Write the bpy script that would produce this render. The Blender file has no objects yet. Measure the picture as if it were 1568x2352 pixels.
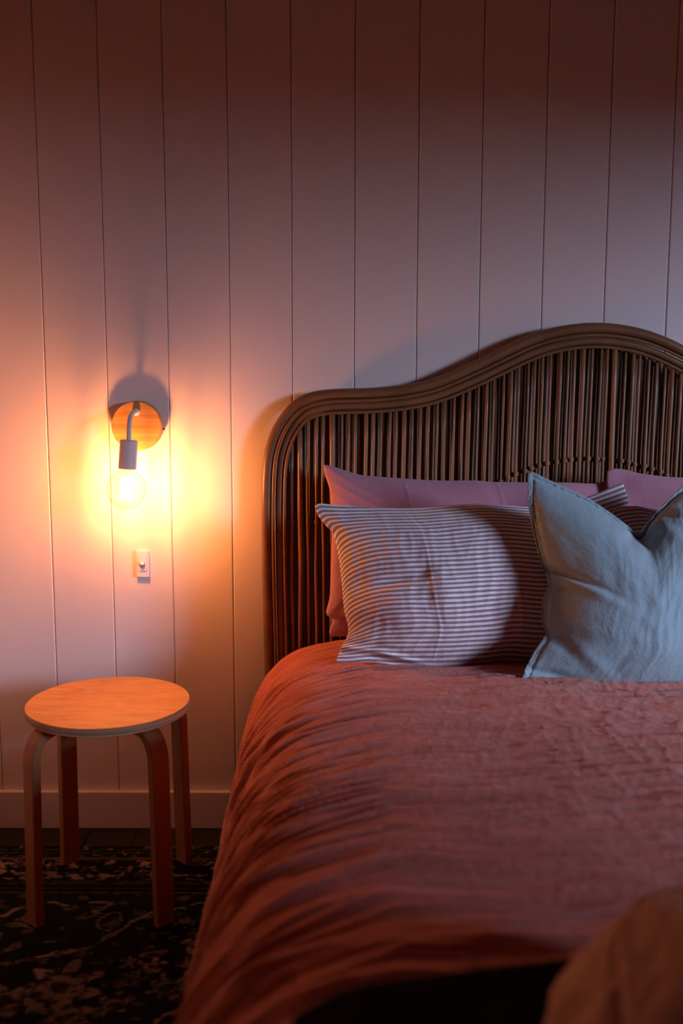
import bpy, bmesh, math, random
import numpy as np
from mathutils import Vector, Matrix

random.seed(7)
C = bpy.context.scene.collection
R = math.radians

# ------------------------------------------------------------------ camera
cam_d = bpy.data.cameras.new('camera')
cam = bpy.data.objects.new('camera', cam_d)
C.objects.link(cam)
cam_d.sensor_fit = 'VERTICAL'
cam_d.sensor_height = 36.0
cam_d.lens = 36.0 * 2287 / 2352
cam_d.clip_start = 0.02
cam.matrix_world = (Matrix.Translation((0, -2.44, 1.16)) @ Matrix.Rotation(R(90 - 7.9), 4, 'X') @ Matrix.Rotation(R(0.13), 4, 'Z'))
cam_d.dof.use_dof = True
cam_d.dof.focus_distance = 2.25
cam_d.dof.aperture_fstop = 2.0
bpy.context.scene.camera = cam

# ------------------------------------------------------------------ world, light, exposure
world = bpy.data.worlds.new('dusk')
bpy.context.scene.world = world
world.use_nodes = True
world.node_tree.nodes['Background'].inputs[0].default_value = (0.32, 0.45, 0.8, 1)
world.node_tree.nodes['Background'].inputs[1].default_value = 0.08
vs = bpy.context.scene.view_settings
vs.view_transform = 'Standard'
vs.look = 'None'
vs.exposure = 0.0
vs.gamma = 1.0
vs.use_curve_mapping = False
bpy.context.scene.cycles.use_denoising = True
bpy.context.scene.cycles.max_bounces = 8
bpy.context.scene.cycles.diffuse_bounces = 5

# the evening sky outside the window on the right
LAMP_COL = (1.0, 0.32, 0.092, 1)
LAMP_STRENGTH = 1150.0
sky_d = bpy.data.lights.new('window_sky', 'AREA')
sky_d.shape = 'ELLIPSE'
sky_d.size, sky_d.size_y = 2.7, 5.4
sky_d.color = (0.51, 0.62, 1.0)
sky_d.energy = 2800
sky = bpy.data.objects.new('window_sky', sky_d)
C.objects.link(sky)
sky.location = (7.98, -7.07, 4.15)
sky.rotation_euler = (Vector((-0.2, 0, 0.8)) - sky.location).to_track_quat('-Z', 'Y').to_euler()

# ------------------------------------------------------------------ helpers
def link_mesh(name, me, mat=None, parent=None, kind=None):
    o = bpy.data.objects.new(name, me)
    C.objects.link(o)
    if mat is not None and not me.materials:
        me.materials.append(mat)
    if parent is not None:
        o.parent = parent
    if kind:
        o['kind'] = kind
    return o

def obj(name, bm, mat=None, parent=None, kind=None, smooth=False):
    me = bpy.data.meshes.new(name)
    bmesh.ops.recalc_face_normals(bm, faces=bm.faces)
    bm.to_mesh(me)
    bm.free()
    if smooth:
        for p in me.polygons:
            p.use_smooth = True
    return link_mesh(name, me, mat, parent, kind)

def tag(o, label, cat=None, group=None):
    o['label'] = label
    if cat: o['category'] = cat
    if group: o['group'] = group
    return o

def thing(name, label, cat, loc=(0, 0, 0), group=None):
    o = bpy.data.objects.new(name, None)
    o.empty_display_size = 0.05
    C.objects.link(o)
    o.location = loc
    return tag(o, label, cat, group)

def add_box(bm, x0, x1, y0, y1, z0, z1, bev=0.0, seg=1):
    r = bmesh.ops.create_cube(bm, size=1.0)
    for v in r['verts']:
        v.co = Vector(((x0 + x1) / 2 + v.co.x * (x1 - x0), (y0 + y1) / 2 + v.co.y * (y1 - y0), (z0 + z1) / 2 + v.co.z * (z1 - z0)))
    if bev:
        es = list({e for v in r['verts'] for e in v.link_edges})
        bmesh.ops.bevel(bm, geom=es, offset=bev, segments=seg, affect='EDGES', profile=0.5)

def box(name, dims, mat, parent=None, kind=None, bev=0.0, seg=1):
    bm = bmesh.new()
    add_box(bm, *dims, bev=bev, seg=seg)
    return obj(name, bm, mat, parent, kind)

def sweep(bm, pts, rad, seg=10, cap=True, flat=1.0):
    """tube of radius rad (number or list) along 3-D points"""
    pts = [Vector(p) for p in pts]
    n = len(pts)
    rings = []
    up = Vector((0, 1, 0))
    for i, p in enumerate(pts):
        t = (pts[min(i + 1, n - 1)] - pts[max(i - 1, 0)]).normalized()
        u = up - t * up.dot(t)
        if u.length < 1e-3:
            u = Vector((1, 0, 0)) - t * t.x
        u.normalize()
        up = u
        w = t.cross(u)
        r = rad[i] if hasattr(rad, '__len__') else rad
        rings.append([bm.verts.new(p + (u * math.cos(a) * flat + w * math.sin(a)) * r) for a in [2 * math.pi * k / seg for k in range(seg)]])
    for a, b in zip(rings, rings[1:]):
        for k in range(seg):
            bm.faces.new((a[k], a[(k + 1) % seg], b[(k + 1) % seg], b[k]))
    if cap:
        bm.faces.new(list(reversed(rings[0])))
        bm.faces.new(rings[-1])

def lathe(bm, prof, seg=48, axis=Vector((0, 0, 0))):
    rings = []
    for r, z in prof:
        if r < 1e-6:
            rings.append([bm.verts.new(axis + Vector((0, 0, z)))])
        else:
            rings.append([bm.verts.new(axis + Vector((r * math.cos(2 * math.pi * k / seg), r * math.sin(2 * math.pi * k / seg), z))) for k in range(seg)])
    for a, b in zip(rings, rings[1:]):
        for k in range(seg):
            k2 = (k + 1) % seg
            if len(a) == 1 and len(b) == 1: continue
            if len(a) == 1: bm.faces.new((a[0], b[k2], b[k]))
            elif len(b) == 1: bm.faces.new((a[k], a[k2], b[0]))
            else: bm.faces.new((a[k], a[k2], b[k2], b[k]))

def catmull(P, n):
    """smooth curve through P resampled to n points of equal arc length"""
    P = np.array(P, float)
    Q = np.vstack([2 * P[0] - P[1], P, 2 * P[-1] - P[-2]])
    out = []
    for i in range(1, len(Q) - 2):
        p0, p1, p2, p3 = Q[i - 1:i + 3]
        for t in np.linspace(0, 1, 24, endpoint=False):
            out.append(0.5 * (2 * p1 + (p2 - p0) * t + (2 * p0 - 5 * p1 + 4 * p2 - p3) * t * t + (3 * p1 - p0 - 3 * p2 + p3) * t ** 3))
    out.append(P[-1])
    out = np.array(out)
    d = np.concatenate([[0], np.cumsum(np.linalg.norm(np.diff(out, axis=0), axis=1))])
    s = np.linspace(0, d[-1], n)
    return np.stack([np.interp(s, d, out[:, k]) for k in range(P.shape[1])], 1)

def perlin(x, y, seed=0):
    x = np.asarray(x, float); y = np.asarray(y, float)
    xi = np.floor(x).astype(np.int64); yi = np.floor(y).astype(np.int64)
    xf = x - xi; yf = y - yi
    def g(ix, iy, dx, dy):
        h = (ix * 374761393 + iy * 668265263 + seed * 974634777) & 0xffffffff
        h = ((h ^ (h >> 13)) * 1274126177) & 0xffffffff
        h = h ^ (h >> 16)
        a = (h & 0xffff) / 65536.0 * 2 * np.pi
        return np.cos(a) * dx + np.sin(a) * dy
    u = xf * xf * xf * (xf * (xf * 6 - 15) + 10)
    v = yf * yf * yf * (yf * (yf * 6 - 15) + 10)
    a = g(xi, yi, xf, yf); b = g(xi + 1, yi, xf - 1, yf)
    c = g(xi, yi + 1, xf, yf - 1); d = g(xi + 1, yi + 1, xf - 1, yf - 1)
    return ((a * (1 - u) + b * u) * (1 - v) + (c * (1 - u) + d * u) * v) * 1.5

def fbm(x, y, seed=0, o=4):
    r = 0; a = 1.0
    for i in range(o):
        r = r + a * perlin(x, y, seed + i * 17)
        x = x * 2.03 + 5.1; y = y * 2.03 + 3.7; a *= 0.5
    return r

def ridge(n):
    return 1 - 2 * np.abs(n)

def sstep(a, b, x):
    t = np.clip((x - a) / (b - a), 0, 1)
    return t * t * (3 - 2 * t)

def grid_normals(G):
    du = np.gradient(G, axis=1); dv = np.gradient(G, axis=0)
    n = np.cross(du, dv)
    return n / np.maximum(np.linalg.norm(n, axis=2, keepdims=True), 1e-9)

def grid_mesh(name, grids, uvs=None, joined=False):
    """one mesh from one or more (rows, cols, 3) grids"""
    verts = []; faces = []; off = 0; uvl = []
    for gi, G in enumerate(grids):
        nr, nc = G.shape[:2]
        verts.append(G.reshape(-1, 3))
        idx = np.arange(nr * nc).reshape(nr, nc) + off
        f = np.stack([idx[:-1, :-1], idx[:-1, 1:], idx[1:, 1:], idx[1:, :-1]], -1).reshape(-1, 4)
        faces.append(f); off += nr * nc
        if uvs is not None: uvl.append(uvs[gi].reshape(-1, 2))
    V = np.vstack(verts); F = np.vstack(faces)
    me = bpy.data.meshes.new(name)
    me.vertices.add(len(V)); me.vertices.foreach_set('co', V.astype(np.float32).ravel())
    me.loops.add(F.size); me.loops.foreach_set('vertex_index', F.astype(np.int32).ravel())
    me.polygons.add(len(F)); me.polygons.foreach_set('loop_start', np.arange(0, F.size, 4, dtype=np.int32))
    me.polygons.foreach_set('use_smooth', np.ones(len(F), bool))
    if uvs is not None:
        U = np.vstack(uvl)
        l = me.uv_layers.new(name='UVMap')
        l.data.foreach_set('uv', U[F.ravel()].astype(np.float32).ravel())
    me.update(); me.validate()
    return me

# ------------------------------------------------------------------ materials
def mat_new(name):
    m = bpy.data.materials.new(name)
    m.use_nodes = True
    nt = m.node_tree
    return m, nt, nt.nodes, nt.links, nt.nodes['Principled BSDF']

def mapping(N, L, scale, coord='Object', rot=(0, 0, 0)):
    tc = N.new('ShaderNodeTexCoord'); mp = N.new('ShaderNodeMapping')
    mp.inputs['Scale'].default_value = scale
    mp.inputs['Rotation'].default_value = rot
    L.new(tc.outputs[coord], mp.inputs['Vector'])
    return mp

def noise(N, L, vec, scale=1.0, detail=3.0, rough=0.5, dist=0.0):
    n = N.new('ShaderNodeTexNoise')
    n.inputs['Scale'].default_value = scale; n.inputs['Detail'].default_value = detail
    n.inputs['Roughness'].default_value = rough; n.inputs['Distortion'].default_value = dist
    L.new(vec.outputs[0], n.inputs['Vector'])
    return n

def ramp(N, L, src, stops):
    r = N.new('ShaderNodeValToRGB')
    L.new(src, r.inputs[0])
    e = r.color_ramp.elements
    while len(e) < len(stops): e.new(0.5)
    for k, (p, c) in enumerate(stops):
        e[k].position = p; e[k].color = (*c, 1)
    return r

def mix(N, L, fac, a, b, mode='MIX'):
    m = N.new('ShaderNodeMix'); m.data_type = 'RGBA'; m.blend_type = mode
    for s, v in ((m.inputs[0], fac), (m.inputs[6], a), (m.inputs[7], b)):
        if isinstance(v, (int, float)): s.default_value = v
        elif isinstance(v, tuple): s.default_value = (*v, 1)
        else: L.new(v, s)
    return m.outputs[2]

def math_n(N, L, op, a, b=0.0):
    m = N.new('ShaderNodeMath'); m.operation = op
    for s, v in ((m.inputs[0], a), (m.inputs[1], b)):
        if isinstance(v, (int, float)): s.default_value = v
        else: L.new(v, s)
    return m.outputs[0]

def bump(N, L, B, h, strength, dist=0.001):
    b = N.new('ShaderNodeBump')
    b.inputs['Strength'].default_value = strength; b.inputs['Distance'].default_value = dist
    L.new(h, b.inputs['Height']); L.new(b.outputs[0], B.inputs['Normal'])

def paint(name, col, rough=0.55, grain=0.15):
    m, nt, N, L, B = mat_new(name)
    mp = mapping(N, L, (1, 1, 1))
    n1 = noise(N, L, mp, 2.5, 2)
    n2 = noise(N, L, mp, 420, 2)
    c = mix(N, L, n1.outputs[0], tuple(x * 0.96 for x in col), tuple(min(1, x * 1.04) for x in col))
    L.new(c, B.inputs['Base Color'])
    B.inputs['Roughness'].default_value = rough
    bump(N, L, B, n2.outputs[0], grain, 0.001)
    return m

def plain(name, col, rough=0.5, metal=0.0):
    m, nt, N, L, B = mat_new(name)
    mp = mapping(N, L, (1, 1, 1))
    n = noise(N, L, mp, 60, 2)
    c = mix(N, L, n.outputs[0], tuple(x * 0.93 for x in col), col)
    L.new(c, B.inputs['Base Color'])
    B.inputs['Roughness'].default_value = rough; B.inputs['Metallic'].default_value = metal
    return m

def wood(name, c0, c1, scale=(3, 40, 40), rough=0.45, dist=1.0, coord='Object', rot=(0, 0, 0), ply=False):
    m, nt, N, L, B = mat_new(name)
    mp = mapping(N, L, scale, coord, rot)
    n = noise(N, L, mp, 1.0, 5, 0.6, dist)
    mp2 = mapping(N, L, tuple(s * 6 for s in scale), coord, rot)
    n2 = noise(N, L, mp2, 1.0, 3, 0.6)
    r = ramp(N, L, n.outputs[0], [(0.32, c0), (0.62, c1)])
    c = mix(N, L, math_n(N, L, 'MULTIPLY', n2.outputs[0], 0.35), r.outputs[0], tuple(x * 0.75 for x in c0))
    L.new(c, B.inputs['Base Color'])
    B.inputs['Roughness'].default_value = rough
    bump(N, L, B, n2.outputs[0], 0.15, 0.0006)
    return m

def linen(name, col, var=0.12, uvscale=(1, 1), weave=900, rough=0.92, bstr=0.35, crinkle=0.4, alt=None):
    """woven cloth: slubs in both thread directions, weave relief"""
    m, nt, N, L, B = mat_new(name)
    tc = N.new('ShaderNodeTexCoord')
    def mp(sx, sy):
        q = N.new('ShaderNodeMapping'); q.inputs['Scale'].default_value = (sx * uvscale[0], sy * uvscale[1], 1)
        L.new(tc.outputs['UV'], q.inputs['Vector']); return q
    a = noise(N, L, mp(weave * 0.05, weave), 1, 2); b = noise(N, L, mp(weave, weave * 0.05), 1, 2)
    big = noise(N, L, mp(9, 9), 1, 4, 0.6)
    th = math_n(N, L, 'ADD', a.outputs[0], b.outputs[0])
    f = math_n(N, L, 'MULTIPLY', th, 0.5)
    lo = tuple(x * (1 - var) for x in col); hi = tuple(min(1, x * (1 + var)) for x in col)
    r = ramp(N, L, f, [(0.36, lo), (0.64, hi)])
    c = mix(N, L, math_n(N, L, 'MULTIPLY', big.outputs[0], 0.5), r.outputs[0], alt or tuple(x * 0.85 for x in col))
    L.new(c, B.inputs['Base Color'])
    B.inputs['Roughness'].default_value = rough
    B.inputs['Specular IOR Level'].default_value = 0.15
    B.inputs['Sheen Weight'].default_value = 0.25
    B.inputs['Sheen Roughness'].default_value = 0.6
    cr = noise(N, L, mp(38, 38), 1, 4, 0.65, 0.6)
    h = math_n(N, L, 'ADD', math_n(N, L, 'MULTIPLY', f, 0.35), math_n(N, L, 'MULTIPLY', cr.outputs[0], crinkle * 2.5))
    bump(N, L, B, h, bstr, 0.003)
    return m, c, f, N, L, B

M = {}
M['wall'] = paint('painted_board', (0.74, 0.66, 0.63), 0.5)
M['plaster'] = paint('painted_plaster', (0.74, 0.66, 0.60), 0.7)
M['timber'] = wood('timber_lining', (0.42, 0.24, 0.14), (0.55, 0.33, 0.20), (3, 3, 3), 0.6)
M['skirting'] = paint('skirting_paint', (0.72, 0.64, 0.62), 0.45)
M['floor'] = wood('dark_floor_wood', (0.006, 0.003, 0.002), (0.018, 0.008, 0.005), (40, 2, 10), 0.5)
M['groove'] = plain('groove_paint', (0.42, 0.34, 0.31), 0.7)
M['white'] = plain('white_plastic', (0.80, 0.76, 0.75), 0.35)
M['white_metal'] = plain('white_metal', (0.72, 0.68, 0.68), 0.4)
M['ash'] = wood('ash_disc_wood', (0.40, 0.18, 0.045), (0.60, 0.32, 0.095), (5, 8, 75), 0.45, 0.8)
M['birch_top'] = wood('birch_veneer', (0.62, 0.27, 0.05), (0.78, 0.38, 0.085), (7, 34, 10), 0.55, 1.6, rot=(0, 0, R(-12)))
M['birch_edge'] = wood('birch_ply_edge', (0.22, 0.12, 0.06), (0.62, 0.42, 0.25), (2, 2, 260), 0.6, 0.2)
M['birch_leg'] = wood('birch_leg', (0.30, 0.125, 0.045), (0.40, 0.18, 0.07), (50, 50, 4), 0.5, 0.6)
M['dark'] = plain('dark_gap', (0.02, 0.018, 0.016), 0.8)
M['steel'] = plain('brushed_steel', (0.55, 0.52, 0.5), 0.35, 1.0)
M['mattress'] = plain('mattress_ticking', (0.7, 0.66, 0.6), 0.9)

def rattan_mat():
    m, nt, N, L, B = mat_new('rattan')
    mp = mapping(N, L, (1, 1, 1))
    mps = N.new('ShaderNodeMapping'); mps.inputs['Scale'].default_value = (60, 60, 6)
    tc = N.new('ShaderNodeTexCoord'); L.new(tc.outputs['Object'], mps.inputs['Vector'])
    oi = N.new('ShaderNodeObjectInfo')
    n = noise(N, L, mps, 1.0, 4, 0.6)
    r = ramp(N, L, n.outputs[0], [(0.3, (0.13, 0.056, 0.025)), (0.65, (0.26, 0.125, 0.06))])
    c = mix(N, L, math_n(N, L, 'MULTIPLY', oi.outputs['Random'], 0.35), r.outputs[0], (0.36, 0.21, 0.12))
    L.new(c, B.inputs['Base Color'])
    B.inputs['Roughness'].default_value = 0.38
    bump(N, L, B, n.outputs[0], 0.2, 0.0008)
    return m
M['rattan'] = rattan_mat()
def rattan_pole():
    m, nt, N, L, B = mat_new('rattan_pole')
    mp = mapping(N, L, (14, 14, 14)); n = noise(N, L, mp, 1.0, 4, 0.6)
    mp2 = mapping(N, L, (150, 60, 150)); n2 = noise(N, L, mp2, 1.0, 2, 0.6)
    r = ramp(N, L, n.outputs[0], [(0.3, (0.15, 0.064, 0.026)), (0.7, (0.22, 0.10, 0.042))])
    L.new(r.outputs[0], B.inputs['Base Color'])
    B.inputs['Roughness'].default_value = 0.36
    bump(N, L, B, n2.outputs[0], 0.12, 0.0006)
    return m
M['pole'] = rattan_pole()
M['back_reed'] = wood('back_reed', (0.10, 0.045, 0.022), (0.19, 0.09, 0.045), (60, 60, 8), 0.5)

M['duvet'] = linen('terracotta_linen', (0.50, 0.135, 0.092), 0.16, (2.2, 2.2), 620, bstr=0.7, crinkle=0.6, alt=(0.41, 0.108, 0.075))[0]
M['mauve'] = linen('dusty_rose_linen', (0.44, 0.205, 0.265), 0.12, (1, 1), 520, bstr=0.35, crinkle=0.35)[0]
M['blue'] = linen('blue_grey_linen', (0.29, 0.41, 0.45), 0.16, (1, 1), 420, bstr=0.45, crinkle=0.55, alt=(0.25, 0.355, 0.39))[0]
M['beige'] = linen('beige_cotton', (0.46, 0.29, 0.21), 0.06, (1, 1), 520, bstr=0.3)[0]
M['black_wool'] = plain('black_wool', (0.006, 0.004, 0.004), 0.95)
M['black_wool'].node_tree.nodes['Principled BSDF'].inputs['Specular IOR Level'].default_value = 0.05

def stripe_mat():
    m, c, f, N, L, B = linen('striped_linen', (0.88, 0.81, 0.83), 0.07, (1, 1), 480, bstr=0.35, crinkle=0.4)
    tc = N.new('ShaderNodeTexCoord'); sp = N.new('ShaderNodeSeparateXYZ')
    L.new(tc.outputs['UV'], sp.inputs[0])
    q = N.new('ShaderNodeMapping'); q.inputs['Scale'].default_value = (70, 300, 1); L.new(tc.outputs['UV'], q.inputs['Vector'])
    br = noise(N, L, q, 1, 3, 0.7)
    v = math_n(N, L, 'MULTIPLY', sp.outputs[1], 37.0)
    v = math_n(N, L, 'ADD', v, math_n(N, L, 'MULTIPLY', br.outputs[0], 0.22))
    fr = math_n(N, L, 'PINGPONG', v, 0.5)
    mr = N.new('ShaderNodeMapRange'); mr.interpolation_type = 'SMOOTHSTEP'
    mr.inputs['From Min'].default_value = 0.20; mr.inputs['From Max'].default_value = 0.30
    L.new(fr, mr.inputs['Value'])
    col = mix(N, L, mr.outputs[0], (0.27, 0.205, 0.235), c)
    L.new(col, B.inputs['Base Color'])
    return m
M['stripe'] = stripe_mat()

def glass_mat():
    m, nt, N, L, B = mat_new('clear_glass')
    N.remove(B)
    out = [n for n in N if n.type == 'OUTPUT_MATERIAL'][0]
    t = N.new('ShaderNodeBsdfTransparent'); g = N.new('ShaderNodeBsdfGlossy'); mx = N.new('ShaderNodeMixShader')
    g.inputs['Roughness'].default_value = 0.04
    lw = N.new('ShaderNodeLayerWeight'); lw.inputs[0].default_value = 0.5
    f_ = math_n(N, L, 'POWER', lw.outputs['Facing'], 7.0); f_ = math_n(N, L, 'ADD', math_n(N, L, 'MULTIPLY', f_, 0.28), 0.015)
    L.new(f_, mx.inputs[0])
    g_ = math_n(N, L, 'POWER', lw.outputs['Facing'], 4.0)
    L.new(mix(N, L, g_, (0.97, 0.94, 0.89), (0.70, 0.48, 0.30)), t.inputs[0]); L.new(t.outputs[0], mx.inputs[1]); L.new(g.outputs[0], mx.inputs[2])
    L.new(mx.outputs[0], out.inputs[0])
    return m
M['glass'] = glass_mat()

def glow_mat():
    m, nt, N, L, B = mat_new('glowing_filament')
    N.remove(B)
    out = [n for n in N if n.type == 'OUTPUT_MATERIAL'][0]
    e = N.new('ShaderNodeEmission'); e.inputs[0].default_value = LAMP_COL; e.inputs[1].default_value = LAMP_STRENGTH
    L.new(e.outputs[0], out.inputs[0])
    return m
M['glow'] = glow_mat()

# ------------------------------------------------------------------ room
XL, XR, YB, H = -1.0, 2.6, -4.3, 2.6
fl = box('floor', (XL - .1, XR + .1, YB - .1, .1, -0.06, -0.016), M['dark'], kind='structure')
for k in range(30):
    x = XL + k * 0.12
    box('floor_plank', (x + .0008, x + .1192, YB, 0, -0.016, 0.0), M['floor'], fl, bev=0.0012)
box('ceiling', (XL - .1, XR + .1, YB - .1, .1, H, H + .1), M['timber'], kind='structure')
box('wall_left', (XL - .1, XL, YB, 0.02, 0, H), M['plaster'], kind='structure')
box('wall_front', (XL - .1, XR + .1, YB - .1, YB, 0, H), M['timber'], kind='structure')
# right wall with the window opening
WY0, WY1, WZ0, WZ1 = -3.12, -1.25, 0.9, 1.81
bm = bmesh.new()
add_box(bm, XR, XR + .1, YB, WY0, 0, H)
add_box(bm, XR, XR + .1, WY1, 0.02, 0, H)
add_box(bm, XR, XR + .1, WY0, WY1, 0, WZ0)
add_box(bm, XR, XR + .1, WY0, WY1, WZ1, H)
obj('wall_right', bm, M['timber'], kind='structure')
bm = bmesh.new()
add_box(bm, XR - .01, XR + .09, WY0, WY0 + .04, WZ0, WZ1); add_box(bm, XR - .01, XR + .09, WY1 - .04, WY1, WZ0, WZ1)
add_box(bm, XR - .01, XR + .09, WY0 + .04, WY1 - .04, WZ0, WZ0 + .04); add_box(bm, XR - .01, XR + .09, WY0 + .04, WY1 - .04, WZ1 - .04, WZ1)
win = obj('window_1', bm, M['skirting'], kind='structure')
box('pane', (XR + .04, XR + .044, WY0 + .03, WY1 - .03, WZ0 + .03, WZ1 - .03), M['glass'], win)
# back wall: backing plus one V-jointed board per 150 mm
bw = box('wall_back', (XL - .1, XR + .1, 0.014, 0.1, 0, H), M['groove'], kind='structure')
x0 = -0.72 - 0.15 * 2
def board_mesh():
    bm = bmesh.new()
    w, g, d = 0.15, 0.0006, 0.0045
    pr = [(g, 0.0145), (g, 0.0026), (g + .0018, 0.0003), (g + .0030, 0), (w - g - .0030, 0), (w - g - .0018, 0.0003), (w - g, 0.0026), (w - g, 0.0145)]
    a = [bm.verts.new((x, y, 0)) for x, y in pr]; b = [bm.verts.new((x, y, H)) for x, y in pr]
    for i in range(len(pr)):
        j = (i + 1) % len(pr)
        bm.faces.new((a[i], a[j], b[j], b[i]))
    bm.faces.new(a); bm.faces.new(list(reversed(b)))
    bmesh.ops.recalc_face_normals(bm, faces=bm.faces)
    me = bpy.data.meshes.new('wall_board'); bm.to_mesh(me); bm.free()
    me.materials.append(M['wall'])
    return me
bme = board_mesh()
for k in range(25):
    o = link_mesh('wall_board', bme, None, bw)
    o.location = (x0 + .15 * k, 0, 0)
bm = bmesh.new()
add_box(bm, XL, XR, -0.016, -0.0002, 0.0, 0.099, bev=0.0025, seg=2)
obj('baseboard_back', bm, M['skirting'], kind='structure')

# ------------------------------------------------------------------ rug
def build_rug():
    xs = np.concatenate([np.arange(-0.96, -0.05, 0.0032), np.arange(-0.05, 1.95, 0.02)])
    ys = np.concatenate([np.arange(-0.128, -1.0, -0.0032), np.arange(-1.0, -2.35, -0.02)])
    X, Y = np.meshgrid(xs, ys)
    W = 0.010
    # warped coordinates for hand-drawn looking motifs
    wx = X + 0.010 * perlin(X * 30, Y * 30, 3); wy = Y + 0.010 * perlin(X * 30, Y * 30, 5)
    def ros(cx, cy, r, n=8, ph=0.0, hole=0.3, sq=1.0):
        dx, dy = wx - cx, (wy - cy) * sq
        rr = np.hypot(dx, dy); th = np.arctan2(dy, dx)
        edge = r * (0.78 + 0.22 * np.cos(n * th + ph))
        m = sstep(0.004, -0.004, rr - edge)
        m = m * (1 - sstep(0.004, -0.004, rr - r * hole) * 0.9)
        ring = np.exp(-((rr - r * 0.55) / 0.005) ** 2)
        return np.clip(m - 0.8 * ring, 0, 1)
    def stroke(P, w):
        P = catmull(P, 40); m = np.zeros_like(X)
        for a, b in zip(P, P[1:]):
            d = b - a; t = np.clip(((wx - a[0]) * d[0] + (wy - a[1]) * d[1]) / (d @ d), 0, 1)
            m = np.maximum(m, sstep(w, w * 0.4, np.hypot(wx - a[0] - t * d[0], wy - a[1] - t * d[1])))
        return m
    m = np.zeros_like(X)
    # main border of small flowers
    inb = sstep(-0.300, -0.290, Y) * sstep(-0.198, -0.208, Y)
    f = fbm(X * 26, Y * 34, 11, 3)
    f2 = fbm(X * 60, Y * 60, 31, 2)
    m = np.maximum(m, inb * sstep(0.10, 0.30, f + 0.25 * f2) * 0.9)
    for cx in np.arange(-0.93, 0.2, 0.085):
        m = np.maximum(m, ros(cx, -0.232 - 0.02 * math.sin(cx * 60), 0.021, 5, cx * 9, 0.3) * 0.95)
        m = np.maximum(m, ros(cx + 0.04, -0.272, 0.013, 4, cx * 5, 0.2) * 0.7)
    for yy, s in ((-0.150, .25), (-0.166, .25), (-0.192, .5), (-0.199, .35), (-0.304, .4), (-0.314, .35), (-0.334, .3), (-0.352, .5)):
        m = np.maximum(m, np.exp(-((Y - yy) / 0.0022) ** 2) * s)
    outer = sstep(-0.188, -0.18, Y)
    m = np.maximum(m, outer * sstep(0.28, 0.5, fbm(X * 40, Y * 40, 77, 3)) * 0.5)
    # field
    fld = sstep(-0.345, -0.36, Y)
    vines = [([(-0.60, -0.60), (-0.52, -0.572), (-0.47, -0.52), (-0.44, -0.47), (-0.40, -0.43), (-0.34, -0.42)], .007),
             ([(-0.47, -0.52), (-0.50, -0.50), (-0.515, -0.46), (-0.485, -0.44), (-0.465, -0.465)], .0055),
             ([(-0.75, -0.48), (-0.70, -0.42), (-0.64, -0.39), (-0.60, -0.41)], .009),
             ([(-0.32, -0.40), (-0.27, -0.385), (-0.24, -0.41), (-0.27, -0.43), (-0.29, -0.415)], .006),
             ([(-0.55, -0.40), (-0.52, -0.385), (-0.50, -0.40), (-0.53, -0.43), (-0.50, -0.45)], .008),
             ([(-0.25, -0.60), (-0.30, -0.66), (-0.28, -0.74), (-0.33, -0.80)], .007)]
    for P, w in vines: m = np.maximum(m, stroke(P, w) * 0.75)
    for cx, cy, r, n, h in ((-0.53, -0.70, .085, 7, .22), (-0.62, -0.74, .055, 6, .3), (-0.50, -0.79, .06, 6, .3), (-0.37, -0.63, .03, 5, .3), (-0.42, -0.62, .02, 5, .2),
                            (-0.40, -0.665, .022, 5, .2), (-0.28, -0.55, .045, 6, .3), (-0.33, -0.47, .022, 5, .2), (-0.23, -0.50, .02, 5, .3), (-0.66, -0.46, .03, 6, .3),
                            (-0.38, -0.43, .02, 5, .2), (-0.33, -0.70, .04, 7, .3), (-0.42, -0.75, .035, 6, .3), (-0.25, -0.82, .04, 6, .3), (-0.73, -0.62, .03, 6, .3), (-0.60, -0.86, .05, 6, .3),
                            (-0.30, -0.92, .06, 7, .3), (-0.75, -0.85, .07, 7, .3)):
        m = np.maximum(m, ros(cx, cy, r, n, cx * 20, h) * 0.8)
    m = np.maximum(m, fld * sstep(0.30, 0.55, fbm(X * 22, Y * 30, 55, 4)) * 0.35)
    # worn, faded pile
    wear = sstep(-0.75, 0.15, fbm(X * 38, Y * 60, 91, 4)) * (0.55 + 0.45 * sstep(-0.4, 0.5, fbm(X * 5, Y * 5, 14, 2)))
    m = m * wear
    base = np.stack([0.010 + 0.006 * fld, 0.012 + 0.006 * fld, 0.010 + 0.003 * fld], -1)
    col = np.array([0.42, 0.27, 0.19])
    col2 = np.array([0.28, 0.22, 0.15])
    t = sstep(-0.3, 0.4, fbm(X * 7, Y * 7, 8, 2))[..., None]
    Ccol = base * (1 - m[..., None]) + (col * (1 - t) + col2 * t) * m[..., None] * 1.5
    Z = W + 0.0008 * fbm(X * 120, Y * 120, 2, 2) + 0.0008 * m
    Z[0, :] = 0.001; Z[-1, :] = 0.001; Z[:, 0] = 0.001; Z[:, -1] = 0.001
    G = np.stack([X, Y, Z], -1)[::-1]
    me = grid_mesh('rug', [G])
    ca = me.color_attributes.new('pile', 'FLOAT_COLOR', 'POINT')
    cc = np.concatenate([Ccol, np.ones(Ccol.shape[:2] + (1,))], -1)[::-1]
    ca.data.foreach_set('color', cc.astype(np.float32).ravel())
    m_, nt, N, L, B = mat_new('rug_pile')
    a = N.new('ShaderNodeAttribute'); a.attribute_name = 'pile'
    mp = mapping(N, L, (1, 1, 1)); n = noise(N, L, mp, 700, 2)
    L.new(mix(N, L, 0.6, a.outputs[0], n.outputs[0], 'MULTIPLY'), B.inputs['Base Color'])
    B.inputs['Roughness'].default_value = 0.95; B.inputs['Specular IOR Level'].default_value = 0.05
    bump(N, L, B, n.outputs[0], 0.6, 0.002)
    o = link_mesh('rug', me, m_)
    tag(o, 'dark worn floral rug with faded beige motifs under the stool and bed', 'rug')
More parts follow.
